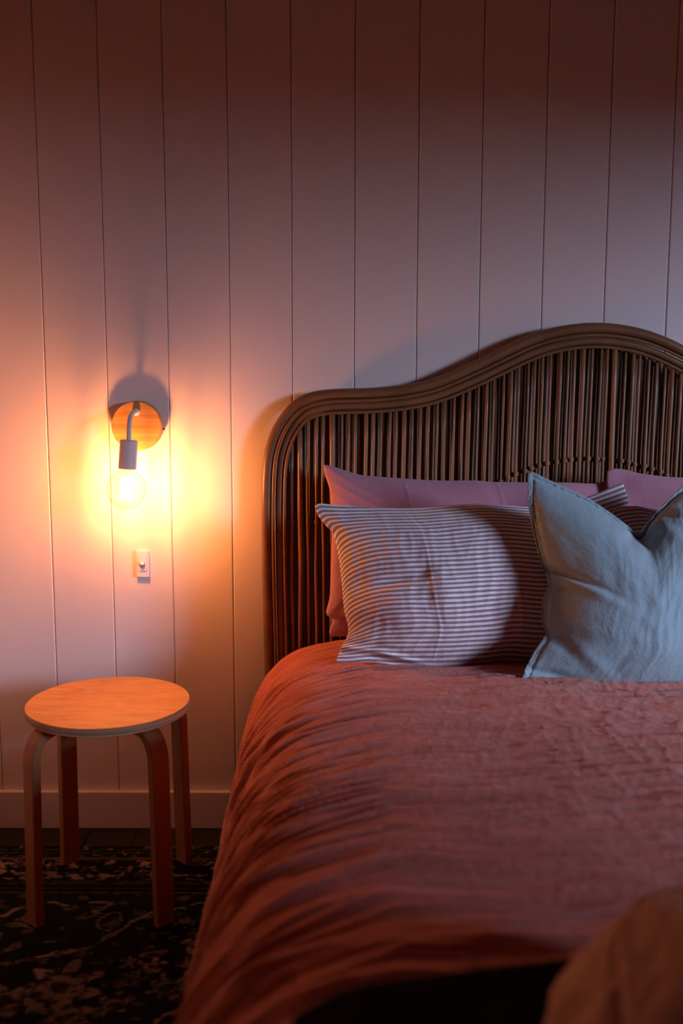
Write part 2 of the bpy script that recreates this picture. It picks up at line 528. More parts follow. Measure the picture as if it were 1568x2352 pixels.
build_rug()

# ------------------------------------------------------------------ bed: rattan headboard, base
bed = thing('bed', 'bed with curved brown rattan headboard of vertical canes against the boarded wall', 'bed', (0.6, -0.05, 0))
CX = 0.6
half = [(-.186, .02), (-.189, .30), (-.191, .5), (-.194, .7), (-.194, .85), (-.189, .95), (-.174, 1.012), (-.15, 1.058), (-.118, 1.094), (-.077, 1.115), (-.025, 1.124), (.068, 1.127),
        (.151, 1.135), (.223, 1.152), (.305, 1.187), (.367, 1.217), (.428, 1.246), (.489, 1.267), (.55, 1.278), (.6, 1.281)]
outer = half + [(2 * CX - x, z) for x, z in reversed(half[:-1])]
oc = catmull(outer, 240)
tn = np.gradient(oc, axis=0); tn /= np.linalg.norm(tn, axis=1, keepdims=True)
nin = np.stack([tn[:, 1], -tn[:, 0]], 1)    # points inward
def off(d): return oc + nin * d
BY = -0.05
def rel(o):  # parts are modelled in world coordinates; the thing sits at its base
    o.matrix_parent_inverse = Matrix.Translation(-bed.location)
    return o
for nm, d, r, y in (('outer_pole', .0125, .0128, -.048), ('trim_cane', .0292, .0040, -.0575), ('inner_pole', .0430, .0094, -.048), ('trim_cane', .0565, .0040, -.0575)):
    bm = bmesh.new()
    q = off(d)
    k = np.arange(len(q))
    rr = r * (1 + 0.03 * perlin(k * 0.15, k * 0 + d * 900, 4))
    if nm == 'outer_pole':   # a swollen cane node now and then
        for c in (20, 62, 118, 171, 214): rr = rr * (1 + 0.03 * np.exp(-((k - c) / 0.9) ** 2))
    sweep(bm, [(a, y, b) for a, b in q], list(rr), 16)
    rel(obj(nm, bm, M['pole'], bed, smooth=True))
inner = off(.0585)
ix, iz = inner[:, 0], inner[:, 1]
top = iz > 0.8
def ztop(x):
    order = np.argsort(ix[top]); return float(np.interp(x, ix[top][order], iz[top][order]))
def zrail(x):
    x = max(x, 0.02) if x < CX else min(x, 2 * CX - 0.02)
    order = np.argsort(oc[:, 0]); sel = oc[:, 1] > 1.0
    xs_, zs_ = oc[sel, 0], oc[sel, 1]
    return float(np.interp(x, xs_, zs_)) - 0.322
EDGE_X = [-.1285, -.1375, 1.3285, 1.3375]
# reed meshes, unit height, gently uneven; four of each
def reed_mesh(r, seed, seg=8):
    bm = bmesh.new(); rng = random.Random(seed)
    pts = []; rad = []
    ph = rng.random() * 6
    for i in range(13):
        t = i / 12
        pts.append((0.0011 * math.sin(ph + t * 7) + 0.0006 * math.sin(ph * 3 + t * 17), 0.0006 * math.sin(ph * 2 + t * 9), t))
        rad.append(r * (1 + 0.10 * math.sin(ph + t * 5) + rng.uniform(-.03, .03)))
    sweep(bm, pts, rad, seg)
    me = bpy.data.meshes.new('cane')
    bmesh.ops.recalc_face_normals(bm, faces=bm.faces)
    bm.to_mesh(me); bm.free()
    for p in me.polygons: p.use_smooth = len(p.vertices) == 4
    return me
fr = [reed_mesh(r, s) for r, s in ((.0044, 1), (.0040, 2), (.0050, 3), (.0036, 4), (.0066, 5))]
bk = [reed_mesh(r, s) for r, s in ((.0094, 6), (.0100, 7), (.0090, 8))]
for me in fr: me.materials.append(M['rattan'])
for me in bk: me.materials.append(M['back_reed'])
ZB = 0.30
for x in EDGE_X:
    o = link_mesh('back_cane', bk[0], None, bed)
    o.matrix_parent_inverse = Matrix.Translation(-bed.location)
    o.location = (x, -.0335, ZB); o.scale = (1, 1, (.985 if abs(x - .6) < .733 else .965) - ZB)
bnd = None
xs = np.arange(-.118, 1.319, 0.0192)
bm = bmesh.new()
sweep(bm, [(x, -.040, zrail(x)) for x in np.linspace(-.135, 1.335, 90)], .0045, 8)
rel(obj('cross_rail', bm, M['back_reed'], bed, smooth=True))
for i, x in enumerate(xs):
    x = float(x) + random.uniform(-.0013, .0013)
    lean = random.uniform(-.004, .004)
    me = fr[4] if random.random() < .07 else random.choice(fr[:4])
    for layer in (0, 1):
        xx = x if layer == 0 else x + .0096
        if xx > 1.328: continue
        zt = ztop(xx)
        o = link_mesh('cane' if layer == 0 else 'back_cane', me if layer == 0 else random.choice(bk), None, bed)
        o.matrix_parent_inverse = Matrix.Translation(-bed.location)
        o.location = (xx, -.0525 if layer == 0 else -.0335, ZB)
        o.scale = (1, 1, zt - ZB)
        o.rotation_euler = (0, lean if layer == 0 else 0, random.uniform(0, 0.6))
    # wrapped binding where the cane crosses the rail
    if bnd is None:
        bm = bmesh.new()
        for dz, tilt in ((-.0026, .5), (.0012, -.45), (.0036, .1)):
            pts = [(.0056 * math.cos(a), .0062 * math.sin(a), dz + tilt * .0035 * math.cos(a)) for a in np.linspace(0, 2 * math.pi, 11)]
            sweep(bm, pts, .0017, 5, cap=False)
        bmesh.ops.recalc_face_normals(bm, faces=bm.faces)
        bnd = bpy.data.meshes.new('binding'); bm.to_mesh(bnd); bm.free()
        for p in bnd.polygons: p.use_smooth = True
        bnd.materials.append(M['rattan'])
    o = link_mesh('binding', bnd, None, bed)
    o.matrix_parent_inverse = Matrix.Translation(-bed.location)
    o.location = (x + lean * (zrail(x) - ZB) / .8, -.050, zrail(x))
bm = bmesh.new(); add_box(bm, -.15, 1.35, -.056, -.034, .27, .302, bev=.004); rel(obj('bottom_rail', bm, M['pole'], bed))
bm = bmesh.new(); add_box(bm, -.10, 1.30, -2.0, -.07, .14, .25, bev=.01); rel(obj('bed_base', bm, M['pole'], bed))
for x in (-.06, 1.26):
    for y in (-1.93, -.14):
        bm = bmesh.new(); lathe(bm, [(0, .011), (.020, .011), (.026, .141), (0, .141)], 20, Vector((x, y, 0)))
        rel(obj('leg', bm, M['pole'], bed, smooth=True))
mt = box('mattress', (-.115, 1.315, -1.99, -.085, .252, .475), M['mattress'], bev=.05, seg=4)
tag(mt, 'pale mattress hidden under the terracotta linen duvet', 'mattress')

# ------------------------------------------------------------------ duvet
def build_duvet():
    L_ = [(-.165, .075), (-.205, .052), (-.222, .07), (-.215, .18), (-.196, .31), (-.172, .41), (-.135, .483), (-.075, .532), (.02, .556), (.18, .566), (.6, .572)]
    P = L_ + [(1.2 - x, z) for x, z in reversed(L_[:-1])]
    prof = catmull(P, 1400)
    d = np.concatenate([[0], np.cumsum(np.linalg.norm(np.diff(prof, axis=0), axis=1))])
    tot = d[-1]
    # columns: fine on the left and middle, coarser on the far right
    a = np.concatenate([np.arange(0, tot * 0.72, 0.0036), np.arange(tot * 0.72, tot, 0.012), [tot]])
    px = np.interp(a, d, prof[:, 0]); pz = np.interp(a, d, prof[:, 1])
    b = np.concatenate([np.arange(0, 1.75, 0.0034), np.arange(1.75, 2.5, 0.015)])
    # along the bed: short rounded start, flat, then over the foot
    by = np.where(b < .05, -.088 - .03 * np.sin(b / .05 * math.pi / 2), -.118 - (b - .05))
    bd = np.where(b < .05, .04 * (1 - np.sin(b / .05 * math.pi / 2)) ** 1.5, 0.0)
    yf = -2.02; bf = .05 + (-.118 - yf); rr = .09
    t = b - bf
    by = np.where(t > 0, yf - rr * np.sin(np.clip(t / rr, 0, math.pi / 2)), by)
    bd = np.where(t > 0, np.where(t < rr * math.pi / 2, rr * (1 - np.cos(np.clip(t / rr, 0, math.pi / 2))), rr + (t - rr * math.pi / 2)), bd)
    A, Bv = np.meshgrid(a, b)
    X = np.broadcast_to(px, A.shape).copy(); Zp = np.broadcast_to(pz, A.shape)
    Y = np.broadcast_to(by[:, None], A.shape).copy()
    drop = np.broadcast_to(bd[:, None], A.shape)
    Z = np.maximum(Zp - drop, 0.045 + 0.02 * (Zp > .3))
    sideL = sstep(.12, -.12, X); sideR = sstep(1.08, 1.32, X)
    head = np.exp(-Bv / .42)
    X = X - .036 * head * sideL + .036 * head * sideR
    Z = Z - .026 * head - .004
    # pillow dent, slow undulation
    Z = Z + .006 * fbm(A * 2.2, Bv * 2.6, 41, 2) * (Zp > .3)
    Y = Y + (.004 * fbm(A * 3, Bv * 3, 43, 2)) * sstep(.05, .2, Bv)
    G = np.stack([X, Y, Z], -1)
    n = grid_normals(G)
    if n[50, 300, 2] < 0: n = -n
    # signed distance past the shoulder of the bed on either side
    dl = d[np.argmin(np.abs(prof[:700, 0] - .06))]
    sd = np.maximum(dl - A, 0) + np.maximum(A - (tot - dl), 0)
    s = Bv - 0.30 * sd - 0.25 * sd ** 2 + .012 * fbm(A * 3, Bv * 5, 5, 2)
    am = sstep(.0, .12, Bv) * (0.75 + 0.35 * sstep(.05, .3, sd))
    w1 = perlin(A * 2.2, s * 30, 1)
    w2 = ridge(perlin(A * 3.0 + 3, s * 22, 2))
    w3 = ridge(perlin(A * 5.0, s * 52 + 9, 3))
    w4 = perlin(A * 6.0, s * 85, 4)
    mod = sstep(-.35, .45, fbm(A * 1.7, Bv * 2.5, 9, 2))
    h = am * (.0042 * w1 + .0085 * np.maximum(w2, -.2) * mod + .0050 * w3 * (1.15 - mod) + .0026 * w4 + .0026 * np.exp(-np.abs(perlin(A * 3.2, s * 34, 6)) / .10))
    # long folds raking down the left side
    s2 = Bv - 0.55 * sd - .25 * sd ** 2
    h += sstep(.05, .22, sd) * (0.0075 * ridge(perlin(A * 1.4 + 7, s2 * 13, 12)) + .0048 * ridge(perlin(A * 2.4, s2 * 34, 13))) * sstep(.05, .3, Bv)
    # crumpled cross creases over the middle of the bed
    rt = sstep(-.05, .6, X) * sstep(.28, .5, Bv) * (1 - .6 * sstep(.9, 1.4, Bv))
    wa = A + .03 * perlin(A * 9, Bv * 9, 31); wb = Bv + .02 * perlin(A * 11, Bv * 11, 32)
    def sharp(n, p=.10): return np.exp(-np.abs(n) / p)
    h += rt * (.0022 * sharp(perlin(wa * 17, wb * 8, 21)) + .0020 * sharp(perlin(wa * 9 + wb * 9, wb * 14, 22)) + .0016 * sharp(perlin(wa * 34, wb * 20, 23), .14)
               + .0030 * sharp(perlin(wa * 4, wb * 24, 24), .12) + .0012 * perlin(wa * 22, wb * 26, 26))
    h += .0004 * fbm(A * 60, Bv * 60, 25, 2)
    G = G + n * h[..., None]
    G[..., 2] = np.maximum(G[..., 2], .014)
    uv = np.stack([A, Bv], -1)
    me = grid_mesh('duvet', [G], [uv])
    o = link_mesh('duvet', me, M['duvet'])
    tag(o, 'wrinkled terracotta linen duvet spread over the bed and hanging down its left side', 'duvet')
build_duvet()

# ------------------------------------------------------------------ pillows
def pillow(name, label, cat, group, e, mat, tf, tb, detail, seed=0, nu=230, nv=170, flange=0.0, uvf=None, size=(.66, .36), pw=.5, thin_r=0, thin_l=0):
    T, B_, Lf, Rt = (np.array(e[k], float) for k in ('top', 'bottom', 'left', 'right'))
    def samp(Cv, ax, n):
        t = (Cv[:, ax] - Cv[0, ax]) / (Cv[-1, ax] - Cv[0, ax])
        t = np.maximum.accumulate(t) if ax == 0 else t
        # by mixed arc length so that hooked ends keep their shape
        dd = np.concatenate([[0], np.cumsum(np.linalg.norm(np.diff(Cv, axis=0), axis=1))]); dd /= dd[-1]
        cc = catmull(Cv, 600)
        d2 = np.concatenate([[0], np.cumsum(np.linalg.norm(np.diff(cc, axis=0), axis=1))]); d2 /= d2[-1]
        s = np.linspace(0, 1, n)
        return np.stack([np.interp(s, d2, cc[:, k]) for k in range(3)], 1)
    top = samp(T, 0, nu); bot = samp(B_, 0, nu); lef = samp(Lf, 2, nv); rig = samp(Rt, 2, nv)
    u = np.linspace(0, 1, nu)[None, :, None]; v = np.linspace(0, 1, nv)[:, None, None]
    # v = 0 at the top
    G = (1 - v) * top[None] + v * bot[None] + (1 - u) * lef[:, None] + u * rig[:, None] \
        - ((1 - u) * (1 - v) * top[0] + u * (1 - v) * top[-1] + (1 - u) * v * bot[0] + u * v * bot[-1])
    Pn = np.cross(rig[nv // 2] - lef[nv // 2], top[nu // 2] - bot[nu // 2]); Pn /= np.linalg.norm(Pn)
    if Pn[1] > 0: Pn = -Pn
    U, V = np.meshgrid(np.linspace(0, 1, nu), np.linspace(0, 1, nv))
    su = np.clip((np.minimum(U, 1 - U) - flange * .6) * 2, 0, 1); sv = np.clip((np.minimum(V, 1 - V) - flange) * 2, 0, 1)
    fu = 1 - (1 - su) ** 2.4; fv = 1 - (1 - sv) ** 2.4
    thick = (fu * fv) ** pw
    inn = sstep(0, .12, su) * sstep(0, .12, sv)
    edge = np.minimum(np.minimum(U, 1 - U), np.minimum(V, 1 - V))
    h = detail(U, V, inn, edge) if detail else 0
    thick = thick * (1 - thin_r * sstep(.70, 1.0, U)) * (1 - thin_l * sstep(.25, 0, U))
    Gf = G + Pn * (tf * thick + .0022 + h)[..., None]
    hb = .004 * fbm(U * 5, V * 4, seed + 50, 3) * inn
    Gb = G - Pn * (tb * thick + .0022 + hb)[..., None]
    # close the seam: both sheets meet on the rim
    rim = (edge <= 1e-9)
    mid = (Gf + Gb) / 2
    wob = .0012 * perlin(U * 40, V * 40, seed + 3)
    Gf[rim] = mid[rim]; Gb[rim] = mid[rim]
    UV = np.stack([U, 1 - V], -1)
    if uvf: UV = uvf(U, V)
    me = grid_mesh(name, [Gf[::-1], Gb], [UV[::-1], UV])
    o = link_mesh(name, me, mat)
    tag(o, label, cat, group)
    return o, G, Pn

def bumpg(U, V, cu, cv, su, sv, ang=0.0):
    c, s = math.cos(ang), math.sin(ang)
    du, dv = U - cu, V - cv
    a = du * c + dv * s; b = -du * s + dv * c
    return np.exp(-(a / su) ** 2 - (b / sv) ** 2)

mauve = dict(
    top=[(-.043, -.12, .95), (-.024, -.121, .947), (.006, -.123, .937), (.047, -.125, .926), (.118, -.126, .92), (.22, -.127, .914), (.311, -.128, .914), (.352, -.128, .911), (.433, -.128, .91), (.524, -.128, .91), (.585, -.129, .908), (.619, -.127, .914)],
    left=[(-.043, -.12, .95), (-.039, -.125, .927), (-.027, -.133, .887), (-.022, -.147, .817), (-.024, -.168, .718), (-.027, -.182, .649), (-.035, -.189, .612), (-.021, -.193, .595), (-.028, -.198, .57), (-.022, -.2, .559)],
    right=[(.619, -.127, .914), (.623, -.133, .887), (.626, -.151, .797), (.623, -.168, .718), (.618, -.2, .561)],
    bottom=[(-.022, -.2, .559), (.117, -.199, .56), (.318, -.199, .56), (.519, -.199, .56), (.618, -.2, .561)])
def det_mauve(U, V, inn, E_):
    h = .0035 * fbm(U * 4, V * 3, 61, 3) * inn
    h += .0022 * np.exp(-((U - .285) / .006) ** 2) * inn + .0014 * np.exp(-((U - .61) / .005) ** 2)
    h += .004 * ridge(perlin(U * 9 + V * 5, V * 4, 66)) * bumpg(U, V, .04, .85, .07, .25)
    h += .0022 * ridge(perlin(U * 7 - V * 9, V * 2, 67)) * bumpg(U, V, .15, .2, .2, .2)
    return h
pillow('pillow', 'dusty rose linen pillow leaning on the headboard behind the large striped pillow', 'pillow', 'rose pillows against the headboard', mauve, M['mauve'], .055, .028, det_mauve, 1, thin_r=.6)
mauve2 = dict(
    top=[(.612, -.145, .938), (.630, -.145, .944), (.66, -.145, .941), (.699, -.147, .932), (.787, -.149, .924), (1.0, -.15, .918), (1.2, -.15, .93), (1.255, -.14, .945)],
    left=[(.612, -.145, .938), (.612, -.155, .90), (.622, -.18, .85), (.628, -.22, .72), (.62, -.25, .562)],
    right=[(1.255, -.14, .945), (1.235, -.20, .85), (1.23, -.22, .7), (1.24, -.25, .562)],
    bottom=[(.62, -.25, .562), (.8, -.25, .56), (1.05, -.25, .56), (1.24, -.25, .562)])
def det_mauve2(U, V, inn, E_):
    return .0035 * fbm(U * 4, V * 3, 71, 3) * inn + .003 * ridge(perlin(U * 6 + V * 6, V * 3, 72)) * bumpg(U, V, .05, .1, .15, .2)
pillow('pillow', 'dusty rose linen pillow at the right edge, its corner above the striped pillow', 'pillow', 'rose pillows against the headboard', mauve2, M['mauve'], .055, .025, det_mauve2, 2, thin_l=.75)

stripe = dict(
    top=[(-.059, -.28, .874), (-.047, -.278, .879), (-.023, -.279, .877), (.015, -.28, .874), (.11, -.281, .87), (.168, -.281, .87), (.244, -.279, .876), (.301, -.278, .879), (.358, -.279, .876), (.411, -.28, .874), (.482, -.278, .879), (.541, -.272, .895), (.589, -.265, .913), (.619, -.261, .924)],
    left=[(-.059, -.28, .874), (-.051, -.287, .853), (-.032, -.296, .83), (-.018, -.302, .815), (-.006, -.319, .767), (.001, -.339, .713), (.006, -.359, .661), (.015, -.375, .617), (-.001, -.388, .583), (-.013, -.399, .556)],
    right=[(.619, -.261, .924), (.628, -.276, .885), (.619, -.293, .839), (.603, -.326, .749), (.599, -.359, .661), (.595, -.399, .553)],
    bottom=[(-.013, -.399, .556), (.015, -.399, .555), (.061, -.398, .556), (.107, -.4, .552), (.162, -.401, .549), (.236, -.401, .549), (.3, -.399, .553), (.346, -.397, .559), (.392, -.397, .557), (.475, -.399, .555), (.549, -.398, .555), (.595, -.399, .553)])
def det_stripe(U, V, inn, E_):
    h = .005 * fbm(U * 3.2, V * 2.6, 81, 3) * inn
    # ironed-in vertical folds
    h += .0015 * np.exp(-((U - .275 - .06 * V) / .005) ** 2) * inn + .0016 * np.exp(-((U - .585 - .03 * V) / .005) ** 2) * inn
    # valley and the ridge beside it in the lower left
    h -= .012 * bumpg(U, V, .20, .50, .12, .055, -.55)
    h += .006 * bumpg(U, V, .345, .62, .045, .22, -.10)
    h -= .006 * bumpg(U, V, .275, .50, .04, .16, -.10)
    h += .006 * bumpg(U, V, .15, .70, .10, .08, .2)
    hd = V - (.905 + .26 * U)
    hm = sstep(.36, .22, U)
    h += hm * (.008 * np.exp(-(hd / .011) ** 2) - .009 * np.exp(-((hd - .028) / .016) ** 2) - .005 * np.exp(-((hd + .03) / .02) ** 2))
    h -= .010 * bumpg(U, V, .62, .95, .10, .05, -.2)
    h += .0028 * ridge(perlin(U * 7 + V * 10, V * 3 - U * 4, 83)) * bumpg(U, V, .16, .6, .2, .35) * inn
    h += .0012 * ridge(perlin(U * 22, V * 5, 84)) * inn
    return h
def uv_stripe(U, V):
    # the printed lines turn down where the cloth wraps round the left side
    vv = 1 - V
    w = -.085 * np.exp(-U / .055) * sstep(.02, .35, V) * sstep(1.0, .8, V) - .02 * sstep(.3, .0, U)
    vv = vv - w
    vv = vv + .004 * fbm(U * 5, V * 5, 88, 2)
    return np.stack([U * 1.0, vv], -1)
pillow('pillow', 'white pillow with thin mauve-grey stripes leaning at the left of the bed', 'pillow', 'striped pillows', stripe, M['stripe'], .108, .050, det_stripe, 3, uvf=uv_stripe, thin_r=.6, pw=.82, nu=300, nv=220)
stripe2 = dict(
    top=[(.560, -.345, .868), (.585, -.343, .879), (.626, -.342, .883), (.663, -.344, .876), (.75, -.34, .865), (.95, -.34, .86), (1.15, -.34, .865), (1.235, -.33, .885)],
    left=[(.560, -.345, .868), (.60, -.355, .82), (.65, -.38, .74), (.67, -.41, .65), (.66, -.44, .566)],
    right=[(1.235, -.33, .885), (1.20, -.35, .80), (1.19, -.39, .7), (1.21, -.43, .556)],
    bottom=[(.66, -.44, .566), (.75, -.43, .553), (1.0, -.43, .553), (1.21, -.43, .556)])
def det_stripe2(U, V, inn, E_):
    return .004 * fbm(U * 3, V * 3, 91, 3) * inn
pillow('pillow', 'white striped pillow mostly hidden behind the blue-grey cushion', 'pillow', 'striped pillows', stripe2, M['stripe'], .040, .030, det_stripe2, 4, thin_l=.7)

blue = dict(
    top=[(.379, -.424, .957), (.388, -.422, .963), (.421, -.427, .948), (.495, -.437, .914), (.542, -.447, .884), (.576, -.454, .859), (.600, -.459, .844), (.62, -.452, .867), (.648, -.443, .897), (.693, -.431, .936), (.74, -.428, .952), (.79, -.427, .956), (.812, -.43, .944)],
    left=[(.379, -.424, .957), (.377, -.44, .906), (.384, -.456, .855), (.397, -.474, .795), (.412, -.489, .747), (.402, -.498, .719), (.398, -.51, .679), (.404, -.519, .65), (.384, -.528, .622), (.37, -.535, .598), (.354, -.546, .566)],
    right=[(.812, -.43, .944), (.815, -.44, .90), (.801, -.469, .812), (.784, -.487, .754), (.788, -.51, .679), (.789, -.525, .63), (.81, -.548, .559)],
    bottom=[(.354, -.546, .566), (.369, -.548, .559), (.407, -.548, .557), (.475, -.551, .551), (.561, -.551, .551), (.671, -.55, .552), (.741, -.55, .553), (.81, -.548, .559)])
def det_blue(U, V, inn, E_):
    h = .005 * fbm(U * 3.5, V * 3, 101, 3) * inn
    # dent where the top was chopped and folds fanning from it
    h -= .030 * bumpg(U, V, .53, .0, .05, .10)
    h -= .016 * bumpg(U, V, .44, .10, .03, .07, .5)
    h += .012 * bumpg(U, V, .60, .10, .03, .12, -.5)
    h -= .010 * bumpg(U, V, .66, .09, .012, .12, -.75)
    h -= .008 * bumpg(U, V, .74, .10, .012, .16, -.9)
    h -= .014 * bumpg(U, V, .10, .475, .14, .022, .22)
    h += .008 * bumpg(U, V, .16, .52, .16, .03, .25)
    h -= .010 * bumpg(U, V, .10, .80, .12, .03, .5)
    h += .007 * bumpg(U, V, .2, .84, .14, .03, .5)
    h -= .010 * bumpg(U, V, .12, .95, .16, .02, .1)
    h += .0011 * ridge(perlin(U * 19 + V * 2, V * 3, 103)) * inn * sstep(.15, .4, U)
    # stitched flange round the edge
    h -= .0035 * np.exp(-((E_ - .026) / .006) ** 2)
    h += .0020 * perlin(U * 60, V * 60, 105) * np.exp(-((E_ - .015) / .012) ** 2)
    return h
pillow('cushion', 'square blue-grey linen cushion with a karate-chopped top, in front of the pillows', 'cushion', None, blue, M['blue'], .105, .045, det_blue, 5, pw=.8, flange=.022, nu=260, nv=260)

# ------------------------------------------------------------------ stool
SX, SY = -.507, -.346
stool = thing('stool', 'round birch stool with bent plywood legs, used as a bedside table', 'stool', (SX, SY, 0.0128))
def srel(o):
    o.matrix_parent_inverse = Matrix.Identity(4); return o
bm = bmesh.new()
lathe(bm, [(0, .4215), (.1742, .4215), (.1754, .4227), (.1754, .4378), (.1742, .439)], 96)
ed = obj('seat_edge', bm, M['birch_edge'], stool, smooth=False)
ed['label'] = 'layered plywood rim of the seat'
bm = bmesh.new(); lathe(bm, [(0, .4215), (.1740, .4215), (.1746, .4393), (.1738, .4400), (0, .4400)], 96)
obj('seat', bm, M['birch_top'], stool)
def leg_mesh():
    # section w x t swept along an L path in the x-z plane (x outward)
    bm = bmesh.new(); w, t = .042, .0195
    path = []
    path.append((.2015 - t / 2, 0.0)); path.append((.1975 - t / 2, .20)); path.append((.1945 - t / 2, .355))
    cx, cz, r = .1940 - .058, .355, .058 - t / 2
    for a in np.linspace(0.12, math.pi / 2, 9): path.append((cx + r * math.cos(a), cz + (r + .0085) * math.sin(a)))
    path.append((.09, .4213 - t / 2 + .0)); path.append((.055, .4213 - t / 2))
    rings = []
    for i, (x, z) in enumerate(path):
        p0 = path[max(i - 1, 0)]; p1 = path[min(i + 1, len(path) - 1)]
        tx, tz = p1[0] - p0[0], p1[1] - p0[1]; l = math.hypot(tx, tz); nx, nz = tz / l, -tx / l
        b = .0022
        sec = [(-t / 2, -w / 2 + b), (-t / 2 + b, -w / 2), (t / 2 - b, -w / 2), (t / 2, -w / 2 + b), (t / 2, w / 2 - b), (t / 2 - b, w / 2), (-t / 2 + b, w / 2), (-t / 2, w / 2 - b)]
        rings.append([bm.verts.new((x + nx * s, yy, min(z + nz * s, .4213))) for s, yy in sec])
    for a, b in zip(rings, rings[1:]):
        for k in range(8): bm.faces.new((a[k], a[(k + 1) % 8], b[(k + 1) % 8], b[k]))
    bm.faces.new(rings[0]); bm.faces.new(list(reversed(rings[-1])))
    bmesh.ops.recalc_face_normals(bm, faces=bm.faces)
    me = bpy.data.meshes.new('leg'); bm.to_mesh(me); bm.free(); me.materials.append(M['birch_leg'])
    return me
lm = leg_mesh()
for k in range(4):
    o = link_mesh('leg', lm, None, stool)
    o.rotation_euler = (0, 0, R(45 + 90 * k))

# ------------------------------------------------------------------ wall lamp
lamp = thing('wall_lamp', 'bare globe bulb on a white arm and round wooden wall plate, glowing orange', 'lamp', (-.495, 0, 1.034))
DX, DZ = -.495, 1.034
def lrel(o): o.matrix_parent_inverse = Matrix.Translation(-lamp.location); return o
bm = bmesh.new(); lathe(bm, [(0, 0), (.0600, 0), (.0600, .0325), (.0590, .0335), (0, .0335)], 80)
bmesh.ops.rotate(bm, verts=bm.verts, cent=(0, 0, 0), matrix=Matrix.Rotation(R(90), 3, 'X')); bmesh.ops.translate(bm, verts=bm.verts, vec=(DX, -.0005, DZ))
d_ = lrel(obj('wall_plate', bm, M['ash'], lamp)); d_['label'] = 'round wooden wall plate'
bm = bmesh.new(); lathe(bm, [(0, 0), (.0022, 0), (.0022, .004), (0, .0045)], 12)
bmesh.ops.rotate(bm, verts=bm.verts, cent=(0, 0, 0), matrix=Matrix.Rotation(R(90), 3, 'Y')); bmesh.ops.translate(bm, verts=bm.verts, vec=(DX + .0595, -.010, DZ - .008))
s_ = lrel(obj('screw', bm, M['dark'], lamp)); s_['label'] = 'small dark screw in the side of the plate'
BX, BYL = -.497, -.135
bm = bmesh.new()
arm = catmull([(-.494, -.019, 1.068), (-.494, -.045, 1.069), (-.4935, -.080, 1.067), (-.4925, -.112, 1.058), (-.4920, -.128, 1.040), (-.4920, -.134, 1.022), (-.4920, -.135, 1.004)], 36)
sweep(bm, [tuple(p) for p in arm], .0056, 16)
lrel(obj('arm', bm, M['white_metal'], lamp, smooth=True))
bm = bmesh.new(); lathe(bm, [(0, 0), (.009, 0), (.0092, .006), (.0075, .009), (0, .009)], 24)
bmesh.ops.rotate(bm, verts=bm.verts, cent=(0, 0, 0), matrix=Matrix.Rotation(R(90), 3, 'X')); bmesh.ops.translate(bm, verts=bm.verts, vec=(-.494, -.0335, 1.068))
lrel(obj('collar', bm, M['white_metal'], lamp, smooth=True))
tilt = Matrix.Rotation(R(4.5), 4, 'Y')     # the socket leans a little
def hang(bm):
    bmesh.ops.transform(bm, matrix=Matrix.Translation((-.4920, BYL, 1.007)) @ tilt, verts=bm.verts)
bm = bmesh.new(); lathe(bm, [(0, 0), (.0185, 0), (.0205, -.002), (.0208, -.066), (.0198, -.068), (.0, -.066)], 48); hang(bm)
lrel(obj('socket', bm, M['white_metal'], lamp, smooth=False))
# bulb glass: neck then globe of radius 47 mm, centre 114 mm below the top of the socket
rg, zc = .0462, -.1150
prof = [(.0155, -.064), (.0155, -.069), (.0175, -.0735)]
for a in np.linspace(62, -90, 30): prof.append((max(rg * math.cos(R(a)), 0), zc + rg * math.sin(R(a))))
bm = bmesh.new(); lathe(bm, prof, 56); hang(bm)
bulb = lrel(obj('bulb', bm, M['glass'], lamp, smooth=True)); bulb['label'] = 'clear glass globe bulb'
bm = bmesh.new(); lathe(bm, [(.010, -.066), (.006, -.078), (.0025, -.084), (.0016, -.145), (0, -.147)], 16); hang(bm)
lrel(obj('stem', bm, M['glass'], bulb, smooth=True)).matrix_parent_inverse = bulb.matrix_parent_inverse
bulb.matrix_parent_inverse = Matrix.Translation(-lamp.location)
for k in range(6):
    an = k * math.pi / 3 + .3
    bm = bmesh.new(); r0, r1 = .0105, .0135
    sweep(bm, [(r0 * math.cos(an), r0 * math.sin(an), -.0875), (r1 * math.cos(an), r1 * math.sin(an), -.1425)], .0014, 8); hang(bm)
    o = obj('filament', bm, M['glow'], bulb)
    o['label'] = 'glowing filament'
for c in bulb.children: c.matrix_parent_inverse = Matrix.Identity(4)

# ------------------------------------------------------------------ light switch
sw = thing('light_switch', 'small white wall switch below the bulb lamp', 'switch', (-.4935, 0, .691))
def rrect(bm, w, h, r, y0, y1, cx=0, cz=0, n=6, inset=0.0):
    P = []
    for sx, sz, a0 in ((1, 1, 0), (-1, 1, 90), (-1, -1, 180), (1, -1, 270)):
        for k in range(n + 1):
            a = R(a0 + 90 * k / n); P.append((sx * (w / 2 - r) + r * math.cos(a), sz * (h / 2 - r) + r * math.sin(a)))
    def ring(y, i): return [bm.verts.new((cx + x * (1 - i / (w / 2)), y, cz + z * (1 - i / (h / 2)))) for x, z in P]
    a = ring(y0, 0); b = ring(y1 + inset, 0) ; c = ring(y1, inset)
    for q, s in ((a, b), (b, c)):
        for k in range(len(P)): bm.faces.new((q[k], q[(k + 1) % len(P)], s[(k + 1) % len(P)], s[k]))
    bm.faces.new(a); bm.faces.new(c)
def sdone(name, bm, mat, par=sw): return obj(name, bm, mat, par)
bm = bmesh.new(); rrect(bm, .0305, .066, .0018, 0, -.0105, inset=.001); sdone('plate', bm, M['white'])
bm = bmesh.new(); rrect(bm, .0235, .0375, .005, -.0102, -.0110, inset=.0003); sdone('recess', bm, M['groove'])['label'] = 'thin shadow joint round the mechanism'
